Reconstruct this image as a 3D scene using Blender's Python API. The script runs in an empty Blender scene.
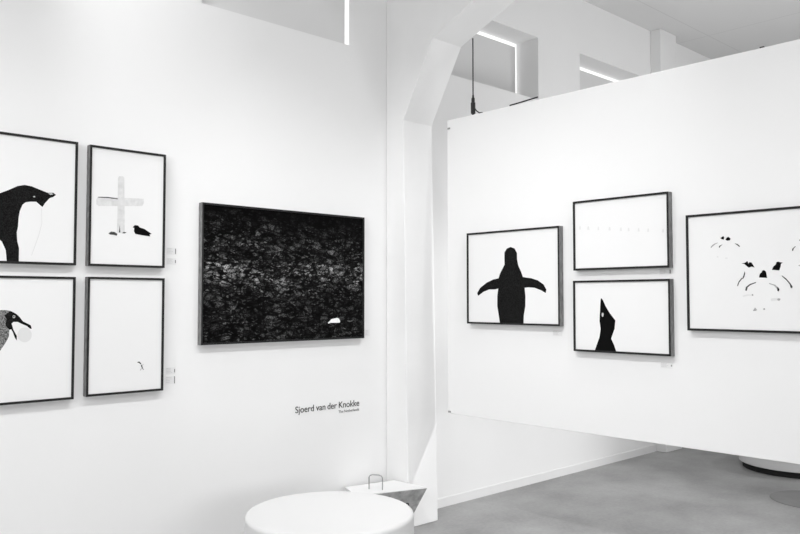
import bpy, bmesh, math, random
from mathutils import Vector, Matrix
from mathutils.geometry import tessellate_polygon
random.seed(3)
sc = bpy.context.scene
COL = sc.collection
PI = math.pi

# ------------------------------------------------------------------ materials
def nmat(name):
    m = bpy.data.materials.new(name); m.use_nodes = True
    nt = m.node_tree; b = nt.nodes['Principled BSDF']
    return m, nt, b
def plain(name, v, rough=.6, metal=0.0, spec=.3, noise=0.0, scale=8.0, bump=0.0, bscale=60.0):
    m, nt, b = nmat(name)
    c = v if isinstance(v, tuple) else (v, v, v)
    b.inputs['Base Color'].default_value = (*c, 1)
    b.inputs['Roughness'].default_value = rough
    b.inputs['Metallic'].default_value = metal
    b.inputs['Specular IOR Level'].default_value = spec
    tc = nt.nodes.new('ShaderNodeTexCoord')
    if noise:
        n = nt.nodes.new('ShaderNodeTexNoise'); n.inputs['Scale'].default_value = scale; n.inputs['Detail'].default_value = 6
        r = nt.nodes.new('ShaderNodeValToRGB')
        lo = max(0, c[0] - noise); hi = min(1, c[0] + noise)
        r.color_ramp.elements[0].position = .3; r.color_ramp.elements[0].color = (lo, lo, lo, 1)
        r.color_ramp.elements[1].position = .7; r.color_ramp.elements[1].color = (hi, hi, hi, 1)
        nt.links.new(tc.outputs['Object'], n.inputs['Vector']); nt.links.new(n.outputs['Fac'], r.inputs['Fac'])
        nt.links.new(r.outputs['Color'], b.inputs['Base Color'])
    if bump:
        n2 = nt.nodes.new('ShaderNodeTexNoise'); n2.inputs['Scale'].default_value = bscale; n2.inputs['Detail'].default_value = 4
        bp = nt.nodes.new('ShaderNodeBump'); bp.inputs['Strength'].default_value = bump; bp.inputs['Distance'].default_value = .003
        nt.links.new(tc.outputs['Object'], n2.inputs['Vector']); nt.links.new(n2.outputs['Fac'], bp.inputs['Height'])
        nt.links.new(bp.outputs['Normal'], b.inputs['Normal'])
    return m

M = {}
M['wall'] = plain('white_wall_paint', .82, .75, spec=.15, noise=.008, scale=1.5, bump=.08, bscale=90)
M['column'] = plain('white_column_paint', .80, .75, spec=.15, noise=.012, scale=4, bump=.35, bscale=9)
M['panel'] = plain('white_panel_paint', .82, .7, spec=.2, noise=.006, scale=1.5)
M['trim'] = plain('white_trim_paint', .77, .5, spec=.3)
M['plinth'] = plain('white_lacquer', .68, .45, spec=.3)
M['under'] = plain('base_shadow_black', .015, .8)
M['blind'] = plain('grey_blind_board', .70, .8, spec=.1)
M['winframe'] = plain('window_frame_paint', .75, .5)
M['steel'] = plain('grey_steel', .32, .35, metal=.8)
M['wire'] = plain('dark_wire', .04, .45, metal=.4)
M['blackplastic'] = plain('black_plastic', .012, .5)
M['frame'] = plain('black_stained_wood', .022, .6, spec=.12, noise=.006, scale=20)
M['card'] = plain('caption_film', .76, .6)
M['cardink'] = plain('caption_ink', .58, .7)
M['cardink2'] = plain('caption_dark_ink', .2, .7)
M['ink'] = plain('vinyl_black', .02, .6)
M['ink2'] = plain('vinyl_grey', .22, .6)
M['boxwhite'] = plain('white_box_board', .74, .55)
M['boxside'] = plain('shaded_box_side', .42, .8, noise=.12, scale=26)
M['plinth_shadow'] = plain('floor_shadow_grey', .22, .7, noise=.02, scale=6)
# print tones
T = {}
T['paper'] = plain('print_paper', .80, .6, spec=.045)
T['feather'] = plain('print_dark_feather', .010, .7, spec=.04, noise=.009, scale=190)
T['mottle'] = plain('print_mottled_feather', .17, .7, spec=.045, noise=.17, scale=190)
T['black'] = plain('print_black', .004, .7, spec=.04)
T['dark'] = plain('print_dark_grey', .07, .7, spec=.04, noise=.05, scale=60)
T['grey'] = plain('print_grey', .35, .7, spec=.04, noise=.15, scale=60)
T['darkgrey'] = plain('print_rock_grey', .09, .7, spec=.04, noise=.06, scale=60)
T['pale'] = plain('print_pale_grey', .70, .7, spec=.04)
T['light'] = plain('print_light', .55, .7, spec=.04)
T['white'] = plain('print_white', .86, .7, spec=.04, noise=.06, scale=60)
T['wood'] = plain('print_weathered_wood', .66, .7, spec=.04, noise=.06, scale=40)

def frame_side_mat():
    # stained open-grain wood: grain streaks running along the profile
    m, nt, b = nmat('grey_stained_wood')
    tc = nt.nodes.new('ShaderNodeTexCoord'); mp = nt.nodes.new('ShaderNodeMapping'); mp.inputs['Scale'].default_value = (60, 60, 9)
    n = nt.nodes.new('ShaderNodeTexNoise'); n.inputs['Scale'].default_value = 3; n.inputs['Detail'].default_value = 6
    r = nt.nodes.new('ShaderNodeValToRGB')
    r.color_ramp.elements[0].position = .3; r.color_ramp.elements[0].color = (.10, .10, .10, 1)
    r.color_ramp.elements[1].position = .72; r.color_ramp.elements[1].color = (.30, .30, .30, 1)
    L = nt.links.new
    L(tc.outputs['Object'], mp.inputs['Vector']); L(mp.outputs[0], n.inputs['Vector']); L(n.outputs['Fac'], r.inputs['Fac']); L(r.outputs[0], b.inputs['Base Color'])
    b.inputs['Roughness'].default_value = .6; b.inputs['Specular IOR Level'].default_value = .2
    return m
M['frameside'] = frame_side_mat()

def rocks_mat():
    m, nt, b = nmat('print_of_dark_rocks')
    N = nt.nodes.new; L = nt.links.new
    tc = N('ShaderNodeTexCoord'); sep = N('ShaderNodeSeparateXYZ'); L(tc.outputs['Object'], sep.inputs[0])
    mp = N('ShaderNodeMapping'); mp.inputs['Scale'].default_value = (1, 1, 1.9); L(tc.outputs['Object'], mp.inputs['Vector'])
    wn = N('ShaderNodeTexNoise'); wn.inputs['Scale'].default_value = 9; wn.inputs['Detail'].default_value = 3
    L(mp.outputs[0], wn.inputs['Vector'])
    mx = N('ShaderNodeVectorMath'); mx.operation = 'MULTIPLY_ADD'; mx.inputs[1].default_value = (.06, .06, .06)
    L(wn.outputs['Color'], mx.inputs[0]); L(mp.outputs[0], mx.inputs[2])
    def cells(scale):
        v = N('ShaderNodeTexVoronoi'); v.inputs['Scale'].default_value = scale; L(mx.outputs[0], v.inputs['Vector'])
        e = N('ShaderNodeTexVoronoi'); e.feature = 'DISTANCE_TO_EDGE'; e.inputs['Scale'].default_value = scale; L(mx.outputs[0], e.inputs['Vector'])
        s = N('ShaderNodeSeparateColor'); L(v.outputs['Color'], s.inputs[0])
        p = N('ShaderNodeMath'); p.operation = 'POWER'; p.inputs[1].default_value = 3.1; L(s.outputs[0], p.inputs[0])
        g = N('ShaderNodeMapRange'); g.inputs['From Min'].default_value = .02; g.inputs['From Max'].default_value = .30; L(e.outputs['Distance'], g.inputs['Value'])
        q = N('ShaderNodeMath'); q.operation = 'MULTIPLY'; L(p.outputs[0], q.inputs[0]); L(g.outputs[0], q.inputs[1])
        return q
    small = cells(42); big = cells(19)
    # brightness by height (object z: 0 at picture centre)
    band = N('ShaderNodeValToRGB'); cr = band.color_ramp
    mr = N('ShaderNodeMapRange'); mr.inputs['From Min'].default_value = -.41; mr.inputs['From Max'].default_value = .41
    wob = N('ShaderNodeMath'); wob.operation = 'MULTIPLY_ADD'; wob.inputs[1].default_value = .09
    L(wn.outputs['Fac'], wob.inputs[0]); L(sep.outputs['Z'], wob.inputs[2]); L(wob.outputs[0], mr.inputs['Value']); L(mr.outputs[0], band.inputs['Fac'])
    cr.elements[0].position = 0; cr.elements[0].color = (.30,)*3 + (1,)
    cr.elements[1].position = 1; cr.elements[1].color = (.03,)*3 + (1,)
    for p, v in ((.15, .22), (.34, .20), (.46, .40), (.53, .90), (.61, 1.0), (.67, .30), (.82, .26), (.93, .10)):
        e = cr.elements.new(p); e.color = (v, v, v, 1)
    pn = N('ShaderNodeTexNoise'); pn.inputs['Scale'].default_value = 5; pn.inputs['Detail'].default_value = 5; L(tc.outputs['Object'], pn.inputs['Vector'])
    pr = N('ShaderNodeMapRange'); pr.inputs['From Min'].default_value = .38; pr.inputs['From Max'].default_value = .66; L(pn.outputs['Fac'], pr.inputs['Value'])
    fine = N('ShaderNodeTexNoise'); fine.inputs['Scale'].default_value = 95; fine.inputs['Detail'].default_value = 6; L(mp.outputs[0], fine.inputs['Vector'])
    fr = N('ShaderNodeMapRange'); fr.inputs['From Min'].default_value = .36; fr.inputs['From Max'].default_value = .66; L(fine.outputs['Fac'], fr.inputs['Value'])
    a = N('ShaderNodeMath'); a.operation = 'MAXIMUM'; L(small.outputs[0], a.inputs[0]); L(big.outputs[0], a.inputs[1])
    b1 = N('ShaderNodeMath'); b1.operation = 'MULTIPLY'; L(a.outputs[0], b1.inputs[0]); L(band.outputs[0], b1.inputs[1])
    b2 = N('ShaderNodeMath'); b2.operation = 'MULTIPLY_ADD'; b2.inputs[1].default_value = .55; b2.inputs[2].default_value = .45; L(pr.outputs[0], b2.inputs[0])
    b3 = N('ShaderNodeMath'); b3.operation = 'MULTIPLY'; L(b1.outputs[0], b3.inputs[0]); L(b2.outputs[0], b3.inputs[1])
    b4 = N('ShaderNodeMath'); b4.operation = 'MULTIPLY'; L(b3.outputs[0], b4.inputs[0]); L(fr.outputs[0], b4.inputs[1])
    b5 = N('ShaderNodeMath'); b5.operation = 'MULTIPLY_ADD'; b5.inputs[1].default_value = .95; b5.inputs[2].default_value = .002; L(b4.outputs[0], b5.inputs[0])
    cb = N('ShaderNodeCombineColor')
    for i in range(3): L(b5.outputs[0], cb.inputs[i])
    L(cb.outputs[0], b.inputs['Base Color'])
    b.inputs['Roughness'].default_value = .7; b.inputs['Specular IOR Level'].default_value = .03
    return m
T['rocks'] = rocks_mat()

def floor_mat():
    m, nt, b = nmat('grey_polished_concrete')
    N = nt.nodes.new; L = nt.links.new
    tc = N('ShaderNodeTexCoord')
    n = N('ShaderNodeTexNoise'); n.inputs['Scale'].default_value = 1.6; n.inputs['Detail'].default_value = 8; n.inputs['Roughness'].default_value = .6
    n2 = N('ShaderNodeTexNoise'); n2.inputs['Scale'].default_value = 40; n2.inputs['Detail'].default_value = 5
    L(tc.outputs['Object'], n.inputs['Vector']); L(tc.outputs['Object'], n2.inputs['Vector'])
    mx = N('ShaderNodeMath'); mx.operation = 'MULTIPLY_ADD'; mx.inputs[1].default_value = .25
    L(n2.outputs['Fac'], mx.inputs[0]); L(n.outputs['Fac'], mx.inputs[2])
    r = N('ShaderNodeValToRGB')
    r.color_ramp.elements[0].position = .45; r.color_ramp.elements[0].color = (.22, .22, .22, 1)
    r.color_ramp.elements[1].position = .82; r.color_ramp.elements[1].color = (.36, .36, .36, 1)
    L(mx.outputs[0], r.inputs['Fac']); L(r.outputs[0], b.inputs['Base Color'])
    rr = N('ShaderNodeMapRange'); rr.inputs['To Min'].default_value = .38; rr.inputs['To Max'].default_value = .6
    L(n.outputs['Fac'], rr.inputs['Value']); L(rr.outputs[0], b.inputs['Roughness'])
    b.inputs['Specular IOR Level'].default_value = .3
    return m
M['floor'] = floor_mat()

def ceiling_mat():
    m, nt, b = nmat('ceiling_board_paint')
    N = nt.nodes.new; L = nt.links.new
    tc = N('ShaderNodeTexCoord'); sep = N('ShaderNodeSeparateXYZ'); L(tc.outputs['Object'], sep.inputs[0])
    def seam(axis, period, off):
        a = N('ShaderNodeMath'); a.operation = 'ADD'; a.inputs[1].default_value = off; L(sep.outputs[axis], a.inputs[0])
        p = N('ShaderNodeMath'); p.operation = 'PINGPONG'; p.inputs[1].default_value = period / 2; L(a.outputs[0], p.inputs[0])
        g = N('ShaderNodeMath'); g.operation = 'GREATER_THAN'; g.inputs[1].default_value = .006; L(p.outputs[0], g.inputs[0]); return g
    g1 = seam('X', 2.4, -8.0 + 9.6); g2 = seam('Y', 1.2, -3.75 + 4.8)
    mn = N('ShaderNodeMath'); mn.operation = 'MINIMUM'; L(g1.outputs[0], mn.inputs[0]); L(g2.outputs[0], mn.inputs[1])
    mr = N('ShaderNodeMapRange'); mr.inputs['To Min'].default_value = .62; mr.inputs['To Max'].default_value = .70; L(mn.outputs[0], mr.inputs['Value'])
    cb = N('ShaderNodeCombineColor')
    for i in range(3): L(mr.outputs[0], cb.inputs[i])
    L(cb.outputs[0], b.inputs['Base Color']); b.inputs['Roughness'].default_value = .85; b.inputs['Specular IOR Level'].default_value = .1
    return m
M['ceiling'] = ceiling_mat()

def glass_mat():
    m = bpy.data.materials.new('window_glass'); m.use_nodes = True; nt = m.node_tree
    nt.nodes.remove(nt.nodes['Principled BSDF'])
    t = nt.nodes.new('ShaderNodeBsdfTransparent'); g = nt.nodes.new('ShaderNodeBsdfGlossy'); g.inputs['Roughness'].default_value = .05
    mx = nt.nodes.new('ShaderNodeMixShader'); mx.inputs[0].default_value = .06
    nt.links.new(t.outputs[0], mx.inputs[1]); nt.links.new(g.outputs[0], mx.inputs[2]); nt.links.new(mx.outputs[0], nt.nodes['Material Output'].inputs['Surface'])
    return m
M['glass'] = glass_mat()

# ------------------------------------------------------------------ helpers
def bm_box(bm, x0, x1, y0, y1, z0, z1, mi=0):
    vs = [bm.verts.new((x, y, z)) for x in (x0, x1) for y in (y0, y1) for z in (z0, z1)]
    for f in ((0,1,3,2),(4,6,7,5),(0,4,5,1),(2,3,7,6),(0,2,6,4),(1,5,7,3)):
        fc = bm.faces.new([vs[i] for i in f]); fc.material_index = mi
def bm_prism(bm, pts, axis, a0, a1, mi=0):
    # pts: 2D polygon; axis 'x': (y,z) extruded along x; 'z': (x,y) extruded along z
    def p3(p, a): return (a, p[0], p[1]) if axis == 'x' else ((p[0], a, p[1]) if axis == 'y' else (p[0], p[1], a))
    A = [bm.verts.new(p3(p, a0)) for p in pts]; B = [bm.verts.new(p3(p, a1)) for p in pts]
    n = len(pts)
    bm.faces.new(A).material_index = mi; bm.faces.new(B[::-1]).material_index = mi
    for i in range(n): bm.faces.new((A[i], B[i], B[(i+1) % n], A[(i+1) % n])).material_index = mi
def bm_lathe(bm, prof, n=96):
    rings = []
    for r, z in prof:
        if r < 1e-6: rings.append([bm.verts.new((0, 0, z))])
        else: rings.append([bm.verts.new((r*math.cos(2*PI*i/n), r*math.sin(2*PI*i/n), z)) for i in range(n)])
    for a, b in zip(rings, rings[1:]):
        for i in range(n):
            j = (i+1) % n
            if len(a) == 1: bm.faces.new((a[0], b[i], b[j]))
            elif len(b) == 1: bm.faces.new((a[i], b[0], a[j]))
            else: bm.faces.new((a[i], b[i], b[j], a[j]))
def bm_tube(bm, pts, r, n=10):
    pts = [Vector(p) for p in pts]; rings = []
    for i, p in enumerate(pts):
        d = (pts[min(i+1, len(pts)-1)] - pts[max(i-1, 0)]).normalized()
        up = Vector((0, 0, 1)) if abs(d.z) < .9 else Vector((1, 0, 0))
        a = d.cross(up).normalized(); b = d.cross(a).normalized()
        rr = r[i] if isinstance(r, (list, tuple)) else r
        rings.append([bm.verts.new(p + a*rr*math.cos(2*PI*k/n) + b*rr*math.sin(2*PI*k/n)) for k in range(n)])
    for A, B in zip(rings, rings[1:]):
        for k in range(n): bm.faces.new((A[k], A[(k+1) % n], B[(k+1) % n], B[k]))
    bm.faces.new(rings[0][::-1]); bm.faces.new(rings[-1])
def obj(name, bm, mats, parent=None, loc=None, smooth=False, bevel=0, segs=2):
    bmesh.ops.recalc_face_normals(bm, faces=bm.faces)
    me = bpy.data.meshes.new(name); bm.to_mesh(me); bm.free()
    for m in (mats if isinstance(mats, (list, tuple)) else [mats]): me.materials.append(m)
    if smooth:
        for p in me.polygons: p.use_smooth = True
        me.set_sharp_from_angle(angle=math.radians(40))
    o = bpy.data.objects.new(name, me); COL.objects.link(o)
    if parent is not None: o.parent = parent
    if loc is not None: o.location = loc
    if bevel:
        md = o.modifiers.new('bevel', 'BEVEL'); md.width = bevel; md.segments = segs; md.limit_method = 'ANGLE'; md.angle_limit = math.radians(40)
    return o
def struct(name, bm, mats, parent=None, **k):
    o = obj(name, bm, mats, parent, **k)
    if parent is None: o['kind'] = 'structure'
    return o
def tag(o, label, cat, group=None):
    o['label'] = label; o['category'] = cat
    if group: o['group'] = group
    return o
def thing(name, loc, label, cat, group=None, rotz=0):
    o = bpy.data.objects.new(name, None); o.empty_display_size = .1; COL.objects.link(o)
    o.location = loc; o.rotation_euler = (0, 0, rotz)
    return tag(o, label, cat, group)

# ------------------------------------------------------------------ dimensions (metres)
WY = 4.10          # gallery wall plane, pictures hang on it
PX = 3.95          # front of the suspended partition
CZ = 4.37          # ceiling
X0, X1, Y0 = -3.2, 12.0, -4.2
SILL, HEAD, REC = 3.30, 3.85, .22
COLX = [(3.69, 3.976), (7.415, 7.75)]
CY = 3.925         # inner face of the portal columns

# ------------------------------------------------------------------ room shell
bm = bmesh.new(); bm_box(bm, X0-.3, X1+.3, Y0-.3, WY+.5, -.2, 0); struct('floor', bm, M['floor'])
bm = bmesh.new(); bm_box(bm, X0-.3, X1+.3, Y0-.3, WY+.5, CZ, CZ+.2); struct('ceiling', bm, M['ceiling'])
wins = [(2.225, 3.343), (4.25, 5.48), (6.115, 7.34)]
bm = bmesh.new()
xs = sorted({X0-.3, X1+.3} | {v for w in wins for v in w}); zs = [0, SILL, HEAD, CZ]
solid = lambda i, j: not (j == 1 and any(abs(xs[i]-w[0]) < 1e-6 for w in wins))
vc = {}
def V(i, k, y):
    splay = .21 if (y > WY and k in (1, 2) and abs(xs[i]-wins[0][1]) < 1e-6) else 0   # first window has a splayed right reveal
    if (i, k, y) not in vc: vc[(i, k, y)] = bm.verts.new((xs[i] + splay, y, zs[k]))
    return vc[(i, k, y)]
ya, yb = WY, WY + REC + .02
for i in range(len(xs)-1):
    for k in range(3):
        if solid(i, k):
            for y in (ya, yb): bm.faces.new((V(i,k,y), V(i+1,k,y), V(i+1,k+1,y), V(i,k+1,y)))
        else:
            bm.faces.new((V(i,k,ya), V(i+1,k,ya), V(i+1,k,yb), V(i,k,yb)))
            bm.faces.new((V(i,k+1,ya), V(i+1,k+1,ya), V(i+1,k+1,yb), V(i,k+1,yb)))
            bm.faces.new((V(i,k,ya), V(i,k+1,ya), V(i,k+1,yb), V(i,k,yb)))
            bm.faces.new((V(i+1,k,ya), V(i+1,k+1,ya), V(i+1,k+1,yb), V(i+1,k,yb)))
struct('wall_left', bm, M['wall'])
bm = bmesh.new(); bm_box(bm, X1, X1+.3, Y0-.3, WY, 0, CZ); struct('wall_far', bm, M['wall'])
bm = bmesh.new(); bm_box(bm, X0-.3, X0, Y0-.3, WY, 0, CZ); struct('wall_back', bm, M['wall'])
bm = bmesh.new(); bm_box(bm, X0, X1, Y0-.3, Y0, 0, CZ); struct('wall_right', bm, M['wall'])

# windows: frame + pane outside the recess
for i, (a, b) in enumerate(wins):
    yy0, yy1, w, e = WY+REC+.022, WY+REC+.06, .05, .09
    A, B, C, D_ = a-e, b+(.34 if i == 0 else e), SILL-e, HEAD+e
    bm = bmesh.new(); bm_box(bm, A-w, B+w, yy0, yy1, C-w, C); bm_box(bm, A-w, B+w, yy0, yy1, D_, D_+w)
    bm_box(bm, A-w, A, yy0, yy1, C, D_); bm_box(bm, B, B+w, yy0, yy1, C, D_)
    o = struct('window_%d' % (i+1), bm, M['winframe'])
    bm = bmesh.new(); bm_box(bm, A, B, yy1-.012, yy1-.006, C, D_); obj('window_pane', bm, M['glass'], o)

# blackout boards standing in the window recesses, daylight leaks past their edges
blabels = ['flat grey blackout blind in the high window above the left hand pictures',
           'flat grey blackout blind in the high window behind the white arch and hanging rod',
           'flat grey blackout blind in the farther high window just left of the far pilaster']
for i, (a, b) in enumerate(wins):
    gapx = .013 if i == 0 else .044; rec = .03 if i == 0 else REC
    bm = bmesh.new(); bm_box(bm, a+.002, b-gapx, WY+rec, WY+rec+.014, SILL, HEAD-.042)
    tag(obj('window_blind', bm, M['blind'], bevel=.002), blabels[i], 'blind', 'blackout blinds in the high windows')

# portal column and sloping beam (first bay); plain pilaster in the far bay
prof = [(3.872, 0), (WY, 0), (WY, CZ), (.95, CZ), (3.26, 3.468), (3.634, 3.316), (CY, 2.808)]
bm = bmesh.new(); bm_prism(bm, prof, 'x', *COLX[0]); struct('trim_1', bm, M['column'], bevel=.006)
bm = bmesh.new(); bm_box(bm, *COLX[1], 3.985, WY, 0, CZ); struct('trim_2', bm, M['column'], bevel=.005)
# baseboards
bm = bmesh.new()
for a, b in ((X0, COLX[0][0]), (COLX[0][1], COLX[1][0]), (COLX[1][1], X1)):
    bm_box(bm, a, b, WY-.008, WY, 0, .066); bm_box(bm, a, b, WY-.004, WY, .066, .070)
struct('baseboard_left', bm, M['trim'])
bm = bmesh.new(); bm_box(bm, X1-.012, X1, Y0, WY-.012, 0, .078); struct('baseboard_far', bm, M['trim'])

# ------------------------------------------------------------------ suspended partition
PY0, PY1, PZ0, PZ1 = .70, 3.748, .766, 2.813
pt = thing('suspended_partition', (PX+.04, (PY0+PY1)/2, PZ0), 'large white suspended partition wall carrying the framed pictures on the right', 'partition')
bm = bmesh.new(); bm_box(bm, -.04, .04, -(PY1-PY0)/2, (PY1-PY0)/2, 0, PZ1-PZ0)
obj('board', bm, M['panel'], pt, bevel=.003)
for z in (.012, PZ1-PZ0-.06):
    bm = bmesh.new()
    bm_box(bm, -.044, -.040, PY1-(PY0+PY1)/2-.028, PY1-(PY0+PY1)/2-.006, z-.005, z+.006)
    obj('corner_clip', bm, M['steel'], pt)

# hanging rod on the left end of the partition
rd = thing('suspension_rod', (3.99, 3.54, PZ1), 'thin dark suspension rod with black turnbuckle at the left end of the white partition', 'hanging rod')
bm = bmesh.new(); bm_tube(bm, [(0,0,.14), (0,0,.545)], .0045); obj('rod', bm, M['wire'], rd, smooth=True)
bm = bmesh.new(); bm_tube(bm, [(0,0,0), (0,0,.018), (0,0,.02), (0,0,.095), (0,0,.097), (0,0,.125), (0,0,.13), (0,0,.15)], [.009, .009, .016, .016, .012, .012, .008, .006], 14); obj('turnbuckle', bm, M['blackplastic'], rd, smooth=True)
bm = bmesh.new(); bm_tube(bm, [(0,-.010,.06), (0,-.03,.035), (0,-.055,.016), (0,-.085,.012)], .004); obj('wire_tail', bm, M['blackplastic'], rd, smooth=True)
bm = bmesh.new(); bm_tube(bm, [(3.955, 3.19, PZ1+.006), (3.955, 3.10, PZ1+.010), (3.955, 3.0, PZ1+.016), (3.955, 2.965, PZ1+.018)], .0045)
tag(obj('power_cable', bm, M['blackplastic'], smooth=True), 'short black cable lying on the top edge of the white partition', 'cable')
bm = bmesh.new(); bm_box(bm, 3.955, 3.970, 1.57, 1.592, PZ1, PZ1+.008)
tag(obj('cable_clip', bm, M['blackplastic'], bevel=.002), 'tiny black clip on the partition top edge above the right hand picture', 'clip')

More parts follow.
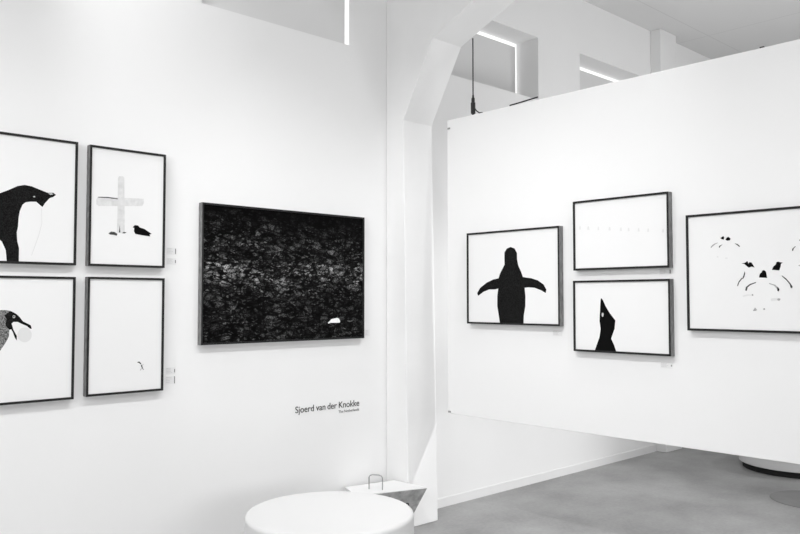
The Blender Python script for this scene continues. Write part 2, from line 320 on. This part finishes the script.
# ------------------------------------------------------------------ framed prints
ART = {"f1":[["feather",[[1.14,2.067],[1.18,2.087],[1.22,2.11],[1.253,2.119],[1.287,2.115],[1.329,2.101],[1.364,2.09],[1.39,2.093],[1.404,2.083],[1.39,2.071],[1.373,2.064],[1.352,2.038],[1.339,2.016],[1.322,2.029],[1.309,2.04],[1.28,2.038],[1.259,2.033],[1.245,2.02],[1.233,1.988],[1.228,1.953],[1.226,1.909],[1.221,1.882],[1.224,1.839],[1.233,1.804],[1.233,1.725],[1.178,1.724],[1.172,1.793],[1.153,1.835],[1.145,1.841],[1.106,1.832],[1.051,1.847],[1.019,1.912],[1.041,1.982],[1.086,2.036]]],["light",[[1.304,2.065],[1.302,2.062],[1.299,2.061],[1.295,2.062],[1.294,2.064],[1.295,2.067],[1.298,2.068],[1.302,2.067]]],["light",[[1.365,2.087],[1.383,2.09],[1.39,2.085],[1.377,2.081]]],["pale",[[1.333,2.009],[1.336,2.01],[1.339,1.934],[1.325,1.87],[1.305,1.807],[1.293,1.771],[1.29,1.771],[1.301,1.807],[1.321,1.87],[1.336,1.934]]]],"f3":[["mottle",[[1.152,1.501],[1.182,1.501],[1.2,1.497],[1.183,1.449],[1.197,1.405],[1.195,1.373],[1.18,1.341],[1.156,1.304],[1.097,1.296],[1.028,1.352],[1.026,1.441],[1.093,1.488]]],["feather",[[1.2,1.497],[1.208,1.493],[1.228,1.481],[1.244,1.464],[1.258,1.445],[1.281,1.433],[1.295,1.425],[1.3,1.408],[1.292,1.408],[1.276,1.422],[1.25,1.434],[1.234,1.443],[1.214,1.443],[1.206,1.435],[1.215,1.405],[1.231,1.374],[1.232,1.352],[1.223,1.364],[1.212,1.394],[1.204,1.408],[1.197,1.405],[1.178,1.427],[1.183,1.457],[1.172,1.476]]],["light",[[1.222,1.469],[1.221,1.465],[1.218,1.462],[1.214,1.462],[1.211,1.465],[1.21,1.469],[1.211,1.473],[1.214,1.475],[1.218,1.475],[1.221,1.472]]],["black",[[1.219,1.469],[1.218,1.466],[1.216,1.465],[1.213,1.466],[1.212,1.469],[1.213,1.471],[1.216,1.473],[1.218,1.471]]],["pale",[[1.3,1.378],[1.299,1.368],[1.296,1.359],[1.291,1.352],[1.284,1.347],[1.276,1.343],[1.267,1.342],[1.259,1.344],[1.251,1.348],[1.244,1.354],[1.238,1.361],[1.235,1.37],[1.234,1.38],[1.234,1.389],[1.238,1.398],[1.243,1.405],[1.249,1.411],[1.257,1.414],[1.266,1.415],[1.275,1.414],[1.283,1.41],[1.29,1.404],[1.295,1.396],[1.299,1.387]]]],"f2":[["wood",[[1.609,2.074],[1.612,2.088],[1.622,2.094],[1.869,2.105],[1.871,2.084],[1.862,2.064],[1.623,2.045],[1.61,2.052]]],["wood",[[1.724,2.205],[1.73,2.214],[1.751,2.216],[1.758,2.209],[1.765,1.913],[1.723,1.91]]],["dark",[[1.618,2.093],[1.67,2.097],[1.724,2.094],[1.724,2.089],[1.671,2.091],[1.618,2.089]]],["dark",[[1.733,1.911],[1.737,1.953],[1.741,1.912]]],["black",[[1.808,1.944],[1.821,1.957],[1.839,1.956],[1.848,1.946],[1.876,1.939],[1.9,1.925],[1.918,1.914],[1.905,1.91],[1.91,1.9],[1.884,1.902],[1.852,1.905],[1.824,1.909],[1.816,1.924],[1.818,1.941]]],["dark",[[1.676,1.904],[1.692,1.914],[1.711,1.912],[1.725,1.903],[1.721,1.893],[1.704,1.897],[1.685,1.897]]],["dark",[[1.75,1.908],[1.759,1.916],[1.775,1.914],[1.765,1.908]]]],"f4":[["black",[[1.846,1.213],[1.856,1.217],[1.868,1.206],[1.867,1.201],[1.861,1.204],[1.854,1.21],[1.848,1.21]]],["dark",[[1.867,1.201],[1.874,1.195],[1.877,1.181],[1.885,1.169],[1.88,1.171],[1.872,1.181],[1.867,1.191]]],["grey",[[1.875,1.199],[1.884,1.202],[1.877,1.195]]],["grey",[[1.872,1.177],[1.864,1.167],[1.861,1.169],[1.868,1.179]]]],"bf":[["white",[[3.159,1.411],[3.172,1.424],[3.203,1.429],[3.223,1.432],[3.239,1.425],[3.247,1.41],[3.244,1.399],[3.168,1.4],[3.149,1.395],[3.145,1.402]]],["darkgrey",[[3.307,1.415],[3.335,1.411],[3.364,1.42],[3.36,1.408],[3.327,1.402],[3.307,1.407]]]],"r1":[["feather",[[-3.159,1.89],[-3.126,1.878],[-3.108,1.848],[-3.107,1.806],[-3.098,1.769],[-3.077,1.731],[-3.062,1.695],[-2.997,1.686],[-2.946,1.672],[-2.903,1.646],[-2.882,1.615],[-2.887,1.593],[-2.922,1.61],[-2.972,1.626],[-3.017,1.629],[-3.049,1.627],[-3.043,1.575],[-3.044,1.513],[-3.057,1.451],[-3.059,1.378],[-3.252,1.373],[-3.262,1.458],[-3.273,1.512],[-3.272,1.576],[-3.264,1.624],[-3.291,1.619],[-3.341,1.619],[-3.39,1.604],[-3.437,1.577],[-3.445,1.596],[-3.419,1.631],[-3.361,1.665],[-3.305,1.684],[-3.26,1.691],[-3.249,1.72],[-3.228,1.752],[-3.21,1.778],[-3.211,1.82],[-3.21,1.857],[-3.191,1.881]]]],"r3":[["black",[[-2.495,1.561],[-2.484,1.548],[-2.469,1.517],[-2.441,1.475],[-2.405,1.434],[-2.411,1.386],[-2.434,1.33],[-2.416,1.296],[-2.402,1.241],[-2.542,1.234],[-2.532,1.284],[-2.511,1.334],[-2.502,1.383],[-2.509,1.429],[-2.505,1.488],[-2.5,1.555]]],["light",[[-2.481,1.465],[-2.483,1.458],[-2.486,1.453],[-2.49,1.453],[-2.493,1.458],[-2.494,1.465],[-2.493,1.473],[-2.49,1.477],[-2.486,1.477],[-2.482,1.473]]]],"r2":[["pale",[[-2.641,1.968],[-2.639,1.983],[-2.637,1.989],[-2.632,1.988],[-2.631,1.981],[-2.63,1.967]]],["pale",[[-2.586,1.963],[-2.584,1.978],[-2.579,1.983],[-2.575,1.982],[-2.572,1.976],[-2.57,1.961]]],["pale",[[-2.515,1.956],[-2.514,1.971],[-2.511,1.976],[-2.506,1.975],[-2.506,1.969],[-2.504,1.955]]],["pale",[[-2.443,1.949],[-2.441,1.964],[-2.437,1.969],[-2.432,1.968],[-2.43,1.962],[-2.428,1.948]]],["pale",[[-2.37,1.942],[-2.367,1.956],[-2.364,1.962],[-2.359,1.961],[-2.358,1.954],[-2.356,1.941]]],["pale",[[-2.32,1.937],[-2.318,1.952],[-2.315,1.957],[-2.311,1.956],[-2.309,1.95],[-2.308,1.936]]],["pale",[[-2.258,1.931],[-2.256,1.945],[-2.253,1.951],[-2.248,1.95],[-2.247,1.943],[-2.245,1.93]]],["pale",[[-2.2,1.925],[-2.198,1.94],[-2.195,1.945],[-2.191,1.944],[-2.189,1.938],[-2.188,1.925]]],["pale",[[-2.112,1.917],[-2.11,1.931],[-2.107,1.936],[-2.103,1.935],[-2.101,1.929],[-2.1,1.916]]]],"r4":[["black",[[-1.685,1.734],[-1.668,1.736],[-1.657,1.744],[-1.653,1.741],[-1.651,1.731],[-1.645,1.739],[-1.635,1.736],[-1.627,1.723],[-1.621,1.711],[-1.635,1.716],[-1.649,1.711],[-1.66,1.72],[-1.671,1.73]]],["black",[[-1.538,1.697],[-1.53,1.714],[-1.519,1.722],[-1.516,1.733],[-1.508,1.737],[-1.5,1.733],[-1.486,1.731],[-1.494,1.725],[-1.496,1.713],[-1.503,1.693]]],["black",[[-1.601,1.661],[-1.595,1.68],[-1.587,1.686],[-1.584,1.694],[-1.576,1.697],[-1.568,1.692],[-1.565,1.685],[-1.561,1.658]]],["dark",[[-1.67,1.694],[-1.667,1.685],[-1.672,1.665],[-1.68,1.654],[-1.682,1.66],[-1.676,1.674]]],["dark",[[-1.684,1.663],[-1.682,1.657],[-1.698,1.638],[-1.705,1.618],[-1.709,1.623],[-1.701,1.643]]],["dark",[[-1.615,1.639],[-1.614,1.635],[-1.643,1.624],[-1.657,1.612],[-1.661,1.595],[-1.669,1.598],[-1.665,1.615],[-1.645,1.63]]],["grey",[[-1.552,1.633],[-1.524,1.624],[-1.511,1.613],[-1.505,1.602],[-1.507,1.591],[-1.514,1.594],[-1.516,1.605],[-1.529,1.62],[-1.55,1.628]]],["black",[[-1.514,1.611],[-1.508,1.61],[-1.504,1.6],[-1.508,1.591],[-1.513,1.594]]],["dark",[[-1.492,1.67],[-1.471,1.653],[-1.453,1.631],[-1.443,1.615],[-1.445,1.606],[-1.452,1.608],[-1.456,1.625],[-1.471,1.645],[-1.49,1.663]]],["pale",[[-1.683,1.572],[-1.66,1.578],[-1.638,1.577],[-1.63,1.581],[-1.628,1.571],[-1.649,1.572],[-1.68,1.566]]],["grey",[[-1.629,1.575],[-1.63,1.572],[-1.633,1.571],[-1.636,1.572],[-1.637,1.575],[-1.636,1.579],[-1.633,1.58],[-1.63,1.578]]],["pale",[[-1.546,1.557],[-1.52,1.56],[-1.499,1.558],[-1.502,1.548],[-1.515,1.548],[-1.544,1.544]]],["grey",[[-1.501,1.552],[-1.502,1.549],[-1.506,1.547],[-1.511,1.547],[-1.514,1.549],[-1.516,1.552],[-1.514,1.556],[-1.51,1.558],[-1.506,1.558],[-1.502,1.556]]],["grey",[[-1.633,1.496],[-1.622,1.514],[-1.612,1.5],[-1.62,1.496]]],["grey",[[-1.573,1.505],[-1.575,1.502],[-1.578,1.501],[-1.582,1.502],[-1.583,1.505],[-1.582,1.508],[-1.578,1.51],[-1.575,1.508]]],["black",[[-1.791,1.867],[-1.775,1.877],[-1.77,1.869],[-1.773,1.858],[-1.784,1.862]]],["black",[[-1.764,1.857],[-1.759,1.866],[-1.749,1.872],[-1.738,1.862],[-1.741,1.853],[-1.756,1.852]]],["grey",[[-1.843,1.821],[-1.838,1.829],[-1.825,1.839],[-1.805,1.845],[-1.804,1.843],[-1.821,1.835],[-1.834,1.824],[-1.84,1.819]]],["dark",[[-1.8,1.821],[-1.795,1.829],[-1.779,1.834],[-1.791,1.825],[-1.794,1.818]]],["dark",[[-1.718,1.837],[-1.702,1.832],[-1.69,1.82],[-1.694,1.817],[-1.704,1.826]]],["pale",[[-1.801,1.771],[-1.802,1.769],[-1.806,1.768],[-1.81,1.769],[-1.811,1.772],[-1.81,1.774],[-1.806,1.775],[-1.802,1.773]]],["pale",[[-1.753,1.763],[-1.755,1.761],[-1.761,1.76],[-1.766,1.761],[-1.769,1.763],[-1.766,1.766],[-1.761,1.766],[-1.755,1.765]]],["dark",[[-1.427,1.808],[-1.425,1.805],[-1.434,1.796],[-1.437,1.785],[-1.442,1.785],[-1.441,1.795]]],["black",[[-1.408,1.836],[-1.401,1.84],[-1.387,1.832],[-1.39,1.823],[-1.404,1.83]]],["dark",[[-1.366,1.81],[-1.352,1.794],[-1.347,1.779],[-1.352,1.778],[-1.358,1.791]]],["grey",[[-1.415,1.715],[-1.407,1.718],[-1.398,1.713],[-1.41,1.711]]],["black",[[-1.334,1.726],[-1.318,1.731],[-1.31,1.707],[-1.337,1.705]]],["dark",[[-1.349,1.679],[-1.34,1.7],[-1.338,1.697],[-1.344,1.67]]],["dark",[[-1.31,1.696],[-1.298,1.666],[-1.302,1.663],[-1.313,1.693]]]]}
FD = .040
def framed(key, side, u0, u1, z0, z1, label, paper='paper', rim=.0115, group='black framed photographs'):
    """u runs left to right as seen from the room; local x = right, y = into the wall, z = up"""
    cu, cz = (u0+u1)/2, (z0+z1)/2; w, h = (u1-u0)/2, (z1-z0)/2
    if side == 'L': t = thing('framed_photograph', (cu, WY-.0005, cz), label, 'picture', group, 0)
    else: t = thing('framed_photograph', (PX-.0005, -cu, cz), label, 'picture', group, -PI/2)
    bm = bmesh.new()
    R = [(-w, -h), (w, -h), (w, h), (-w, h)]; I = [(-w+rim, -h+rim), (w-rim, -h+rim), (w-rim, h-rim), (-w+rim, h-rim)]
    fo = [bm.verts.new((x, -FD, z)) for x, z in R]; bo = [bm.verts.new((x, 0, z)) for x, z in R]
    fi = [bm.verts.new((x, -FD, z)) for x, z in I]; bi = [bm.verts.new((x, 0, z)) for x, z in I]
    for k in range(4):
        j = (k+1) % 4
        bm.faces.new((fo[k], fo[j], fi[j], fi[k])).material_index = 0
        bm.faces.new((fo[k], bo[k], bo[j], fo[j])).material_index = 1
        bm.faces.new((fi[k], fi[j], bi[j], bi[k])).material_index = 0
        bm.faces.new((bo[k], bi[k], bi[j], bo[j])).material_index = 1
    me_o = obj('frame', bm, [M['frame'], M['frameside']], t)
    # print: sheet and the picture printed on it, all one mesh
    g = rim - .0005
    names = [paper] + sorted({tn for tn, _ in ART.get(key, [])}); bm = bmesh.new()
    yp = -FD + .007
    vs = [bm.verts.new(v) for v in ((-w+g, yp, -h+g), (w-g, yp, -h+g), (w-g, yp, h-g), (-w+g, yp, h-g))]
    bm.faces.new(vs)
    # printed shapes, layered just in front of the sheet
    for q, (tn, pts) in enumerate(ART.get(key, [])):
        P = [(min(max(u - cu, -w+g), w-g), min(max(z - cz, -h+g), h-g)) for u, z in pts]
        y = yp - .0004 * (q + 1) / max(6, len(ART[key])) * 3
        for tri in tessellate_polygon([[Vector((a, b, 0)) for a, b in P]]):
            if len(set(tri)) == 3:
                a, b, c = (Vector((P[i][0], 0, P[i][1])) for i in tri)
                if (b-a).cross(c-a).length > 1e-9:
                    f = bm.faces.new([bm.verts.new((v.x, y, v.z)) for v in (a, b, c)]); f.material_index = names.index(tn)
    me = bpy.data.meshes.new('print')
    for f in bm.faces:
        f.normal_update()
        if f.normal.y > 0: f.normal_flip()
    bm.to_mesh(me); bm.free()
    for n in names: me.materials.append(T[n])
    o = bpy.data.objects.new('print', me); COL.objects.link(o); o.parent = t
    bm = bmesh.new(); bm_box(bm, -w+rim, w-rim, -FD+.008, 0, -h+rim, h-rim); obj('backing', bm, T['pale'] if paper == 'paper' else T['black'], t)
    return t
framed('f1', 'L', .565, 1.508, 1.728, 2.367, 'black framed photograph of a dark penguin bowing its head, upper left corner')
framed('f2', 'L', 1.570, 1.994, 1.728, 2.363, 'black framed photograph of a pale wooden cross with a dark bird beside it')
framed('f3', 'L', .565, 1.508, 1.044, 1.668, 'black framed photograph of a speckled seabird holding a pale ball in its beak')
framed('f4', 'L', 1.570, 1.995, 1.050, 1.671, 'black framed, nearly blank photograph with one tiny dark bird low at right')
framed('bf', 'L', 2.222, 3.453, 1.290, 2.116, 'large black framed photograph of dark rocks with a small white animal', paper='rocks', rim=.011)
framed('r1', 'R', -3.532, -2.780, 1.392, 2.000, 'black framed photograph of a penguin from behind with both flippers spread')
framed('r2', 'R', -2.680, -2.069, 1.725, 2.136, 'black framed, nearly blank white photograph with a faint row of birds, hung above another')
framed('r3', 'R', -2.684, -2.067, 1.248, 1.664, 'black framed photograph of a black penguin head pointing its beak straight up')
framed('r4', 'R', -1.973, -1.060, 1.390, 1.998, 'wide black framed photograph of three white penguins with black heads, at the right edge')

# ------------------------------------------------------------------ caption cards
def caption(side, u0, u1, z0, z1, label, mark=True, tick=.6):
    w, h = u1-u0, z1-z0
    if side == 'L': t = thing('caption_card', (u0, WY, z0), label, 'caption card', 'caption cards beside the pictures', 0)
    else: t = thing('caption_card', (PX, -u0, z0), label, 'caption card', 'caption cards beside the pictures', -PI/2)
    bm = bmesh.new(); bm_box(bm, 0, w, -.0012, .002, 0, h); obj('card', bm, M['card'], t)
    bm = bmesh.new(); n = 4
    for k in range(n):
        z = h*(.86 - .2*k); x = w*.08; end = w*random.uniform(.45, .66)
        while x < end:
            l = random.uniform(.003, .009); bm_box(bm, x, min(x+l, end+.002), -.0018, -.0012, z-.0022, z+.0010); x += l + .002
    obj('small_print', bm, M['cardink'], t)
    if mark:
        bm = bmesh.new(); bm_box(bm, w*.88, w*.97, -.0018, -.0012, h*(.5-tick/2), h*(.5+tick/2)); obj('side_mark', bm, M['cardink2'], t)
    return t
caption('L', 2.024, 2.082, 1.806, 1.846, 'small caption card, upper of two right of the cross photograph', tick=.75)
caption('L', 2.024, 2.082, 1.749, 1.787, 'small caption card, lower of two right of the cross photograph', tick=.45)
caption('L', 2.027, 2.085, 1.132, 1.171, 'small caption card, upper of two right of the nearly blank photograph with tiny bird', tick=.5)
caption('L', 2.027, 2.085, 1.078, 1.122, 'small caption card, lower of two right of the nearly blank photograph with tiny bird', tick=.9)
caption('L', 3.492, 3.535, 1.300, 1.345, 'small caption card right of the large dark rock photograph', mark=False)
caption('R', -2.862, -2.792, 1.330, 1.364, 'small caption card under the photograph of the penguin with spread flippers', mark=False)
caption('R', -2.150, -2.080, 1.690, 1.719, 'small caption card in the gap between the two stacked photographs', tick=.7)
caption('R', -2.150, -2.080, 1.180, 1.212, 'small caption card under the photograph of the upward pointing penguin head', tick=.3)

# ------------------------------------------------------------------ wall lettering
def text_mesh(body):
    cu = bpy.data.curves.new('lettering_source', 'FONT'); cu.body = body; cu.size = 1; cu.extrude = .004; cu.resolution_u = 6
    o = bpy.data.objects.new('lettering_source', cu); COL.objects.link(o)
    bpy.context.view_layer.update()
    dg = bpy.context.evaluated_depsgraph_get(); me = bpy.data.meshes.new_from_object(o.evaluated_get(dg))
    bpy.data.objects.remove(o)
    return me
def lettering(words, u0, u1, zb, cap, mat, label):
    t = thing('wall_lettering', (u0, WY, zb), label, 'lettering')
    ms = [text_mesh(w_) for w_ in words]; gap = .31; wd = []
    for me in ms:
        lo = min(v.co.x for v in me.vertices); hi = max(v.co.x for v in me.vertices); wd.append((lo, hi-lo))
    k = (u1-u0) / (sum(d for _, d in wd) + gap*(len(words)-1)); x = 0
    for me, (lo, d) in zip(ms, wd):
        for v in me.vertices: v.co = ((x + v.co.x - lo)*k, -.0006 - (v.co.z+.004)*.2, v.co.y*cap/.73)
        me.materials.clear(); me.materials.append(mat); me.name = 'word'
        n = bpy.data.objects.new('word', me); COL.objects.link(n); n.parent = t
        x += d + gap
lettering(['Sjoerd', 'van', 'der', 'Knokke'], 2.912, 3.441, .830, .044, M['ink'], 'black vinyl name lettering, larger line, on the wall below the dark photograph')
lettering(['The', 'Netherlands'], 3.262, 3.441, .797, .019, M['ink2'], 'small grey country lettering under the right end of the larger name line')

# ------------------------------------------------------------------ round white plinths
def plinth(loc, R, H, label):
    t = thing('round_plinth', loc, label, 'plinth', 'round white plinths')
    g = .055; r = .022
    prof = [(0, g), (R-.004, g), (R, g+.004), (R, H-r)]
    prof += [(R-r+r*math.cos(a), H-r+r*math.sin(a)) for a in (PI/10, PI/5, 3*PI/10, 2*PI/5, PI/2)] + [(R*.6, H+.0005), (0, H+.0005)]
    bm = bmesh.new(); bm_lathe(bm, prof, 128); obj('drum', bm, M['plinth'], t, smooth=True)
    bm = bmesh.new(); bm_lathe(bm, [(0, 0), (R-.03, 0), (R-.03, g), (0, g)], 64); obj('recessed_shadow_base', bm, M['under'], t, smooth=True)  # base coloured black as the shadow gap under the drum
    return t
plinth((2.536, 3.255, 0), .438, .45, 'large round white plinth in the foreground below the wall lettering')
plinth((7.60, 2.80, 0), .485, .45, 'round white plinth on the concrete floor beyond the hanging partition')

# low white box with wire handle between plinth and column
bx = thing('storage_box', (3.45, 3.85, 0), 'low white box with a wire handle and sides painted grey as shade, between round plinth and column', 'box')
o3 = Vector((3.45, 3.85, 0))
top = [Vector(p) - o3 for p in ((3.22, 3.855, .3), (3.696, 3.70, .3), (3.675, 4.0, .3), (3.30, 4.075, .3))]
bot = [Vector(p) - o3 for p in ((3.36, 3.975, 0), (3.675, 3.885, 0), (3.665, 3.99, 0), (3.36, 4.05, 0))]
bm = bmesh.new(); A = [bm.verts.new(p) for p in top]; B = [bm.verts.new(p + Vector((0, 0, 0))) for p in bot]
bm.faces.new(B[::-1])
bm.faces.new(A)
for k in range(4):
    j = (k+1) % 4; f = bm.faces.new((A[k], B[k], B[j], A[j])); f.material_index = 1 if k in (0, 1) else 0  # front and right sides coloured grey as shade on the inward taper
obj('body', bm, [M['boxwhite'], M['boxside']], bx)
lidp = [(p.x, p.y) for p in top]
bm = bmesh.new(); bm_prism(bm, [(p[0]*1.0, p[1]*1.0) for p in lidp], 'z', .3, .306); obj('lid', bm, M['boxwhite'], bx)
bm = bmesh.new()
hp = [(3.384, 3.928, .306), (3.384, 3.928, .385), (3.388, 3.921, .397), (3.396, 3.907, .402), (3.419, 3.869, .402), (3.427, 3.855, .397), (3.431, 3.848, .385), (3.431, 3.848, .306)]
bm_tube(bm, [Vector(p) - o3 for p in hp], .0035); obj('handle', bm, M['steel'], bx, smooth=True)
def on_side(s, v):   # point on the front grey side, s along, v down
    a = top[0].lerp(top[1], s); b = bot[0].lerp(bot[1], s); return a.lerp(b, v)
for s, v in ((.80, .38), (.90, .66)):
    c = on_side(s, v); nrm = Vector((-.35, -1, -.2)).normalized()
    bm = bmesh.new(); bm_tube(bm, [c + nrm*.004 + Vector((-.010, 0, .018)), c + nrm*.012 + Vector((.004, 0, .016)), c + nrm*.012 + Vector((.008, 0, -.008)), c + nrm*.004 + Vector((.0, 0, -.022))], .0045, 8)
    obj('latch', bm, M['wire'], bx, smooth=True)

# flat grey disc added as the far plinth's shadow on the floor
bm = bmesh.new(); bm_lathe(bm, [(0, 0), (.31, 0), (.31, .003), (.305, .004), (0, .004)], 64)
tag(obj('floor_shadow_disc', bm, M['plinth_shadow'], loc=(6.50, 2.27, 0)), 'flat dark grey disc standing in for the far round plinth shadow on the concrete floor', 'shadow disc')

# ------------------------------------------------------------------ light
def spot(x, y, z, tx, ty, tz, W, ang, blend=1.0, r=.05):
    l = bpy.data.lights.new('track_spot', 'SPOT'); l.energy = W; l.spot_size = math.radians(ang); l.spot_blend = blend; l.shadow_soft_size = r
    o = bpy.data.objects.new('track_spot', l); COL.objects.link(o); o.location = (x, y, z)
    o.rotation_euler = (Vector((tx, ty, tz)) - Vector((x, y, z))).to_track_quat('-Z', 'Y').to_euler()
def area(x, y, z, tx, ty, tz, W, sx, sy):
    l = bpy.data.lights.new('fill_light', 'AREA'); l.energy = W; l.shape = 'RECTANGLE'; l.size = sx; l.size_y = sy  # unseen fill lights, added to brighten walls, ceiling and column faces
    o = bpy.data.objects.new('fill_light', l); COL.objects.link(o); o.location = (x, y, z)
    o.rotation_euler = (Vector((tx, ty, tz)) - Vector((x, y, z))).to_track_quat('-Z', 'Y').to_euler()
for k in range(8): spot(-1.0 + .72*k, 1.7, 4.15, -1.0 + .72*k, 4.1, .1, 60, 78, 1, .03)
for k in range(6): spot(1.0, .3 + .68*k, 4.15, 4.4, .3 + .68*k, .2, 30 + 14*k, 66, 1, .03)
spot(6.2, -1.0, 4.15, 4.5, 3.9, .1, 540, 42, .7)
spot(8.6, 1.6, 4.15, 7.2, 4.1, .2, 113, 80, 1)
area(8.2, 0, 4.3, 8.2, 0, 0, 22, 4.5, 4)
area(-2.6, 1.2, 1.6, 4, 2.4, 1.0, 22, 4, 2.4)
area(8.0, -2.5, 2.0, 6.0, 4.0, 4.3, 72, 3, 2)
area(1.5, -3.6, 1.2, 3.0, 4.0, 1.2, 90, 4, 1.6)
area(6.0, 1.6, 1.2, 6.0, 1.8, 4.3, 36, 2.5, 2.0)
area(-2.4, 1.0, 3.2, 3.7, 3.6, 3.9, 84, 2.5, 1.2)

w = bpy.data.worlds.new('World'); sc.world = w; w.use_nodes = True
w.node_tree.nodes['Background'].inputs['Color'].default_value = (1, 1, 1, 1)
w.node_tree.nodes['Background'].inputs['Strength'].default_value = 1.15

# ------------------------------------------------------------------ camera
cd = bpy.data.cameras.new('camera'); cam = bpy.data.objects.new('camera', cd); COL.objects.link(cam)
cd.sensor_width = 36; cd.lens = 36*778/800; cd.clip_start = .05
yaw = math.radians(47.0); pitch = math.atan(33/778)
fw = Vector((math.cos(yaw)*math.cos(pitch), math.sin(yaw)*math.cos(pitch), math.sin(pitch)))
cam.location = (0, 0, 1.55); cam.rotation_euler = fw.to_track_quat('-Z', 'Y').to_euler()
sc.camera = cam
sc.view_settings.view_transform = 'Standard'; sc.view_settings.look = 'None'; sc.view_settings.exposure = .05
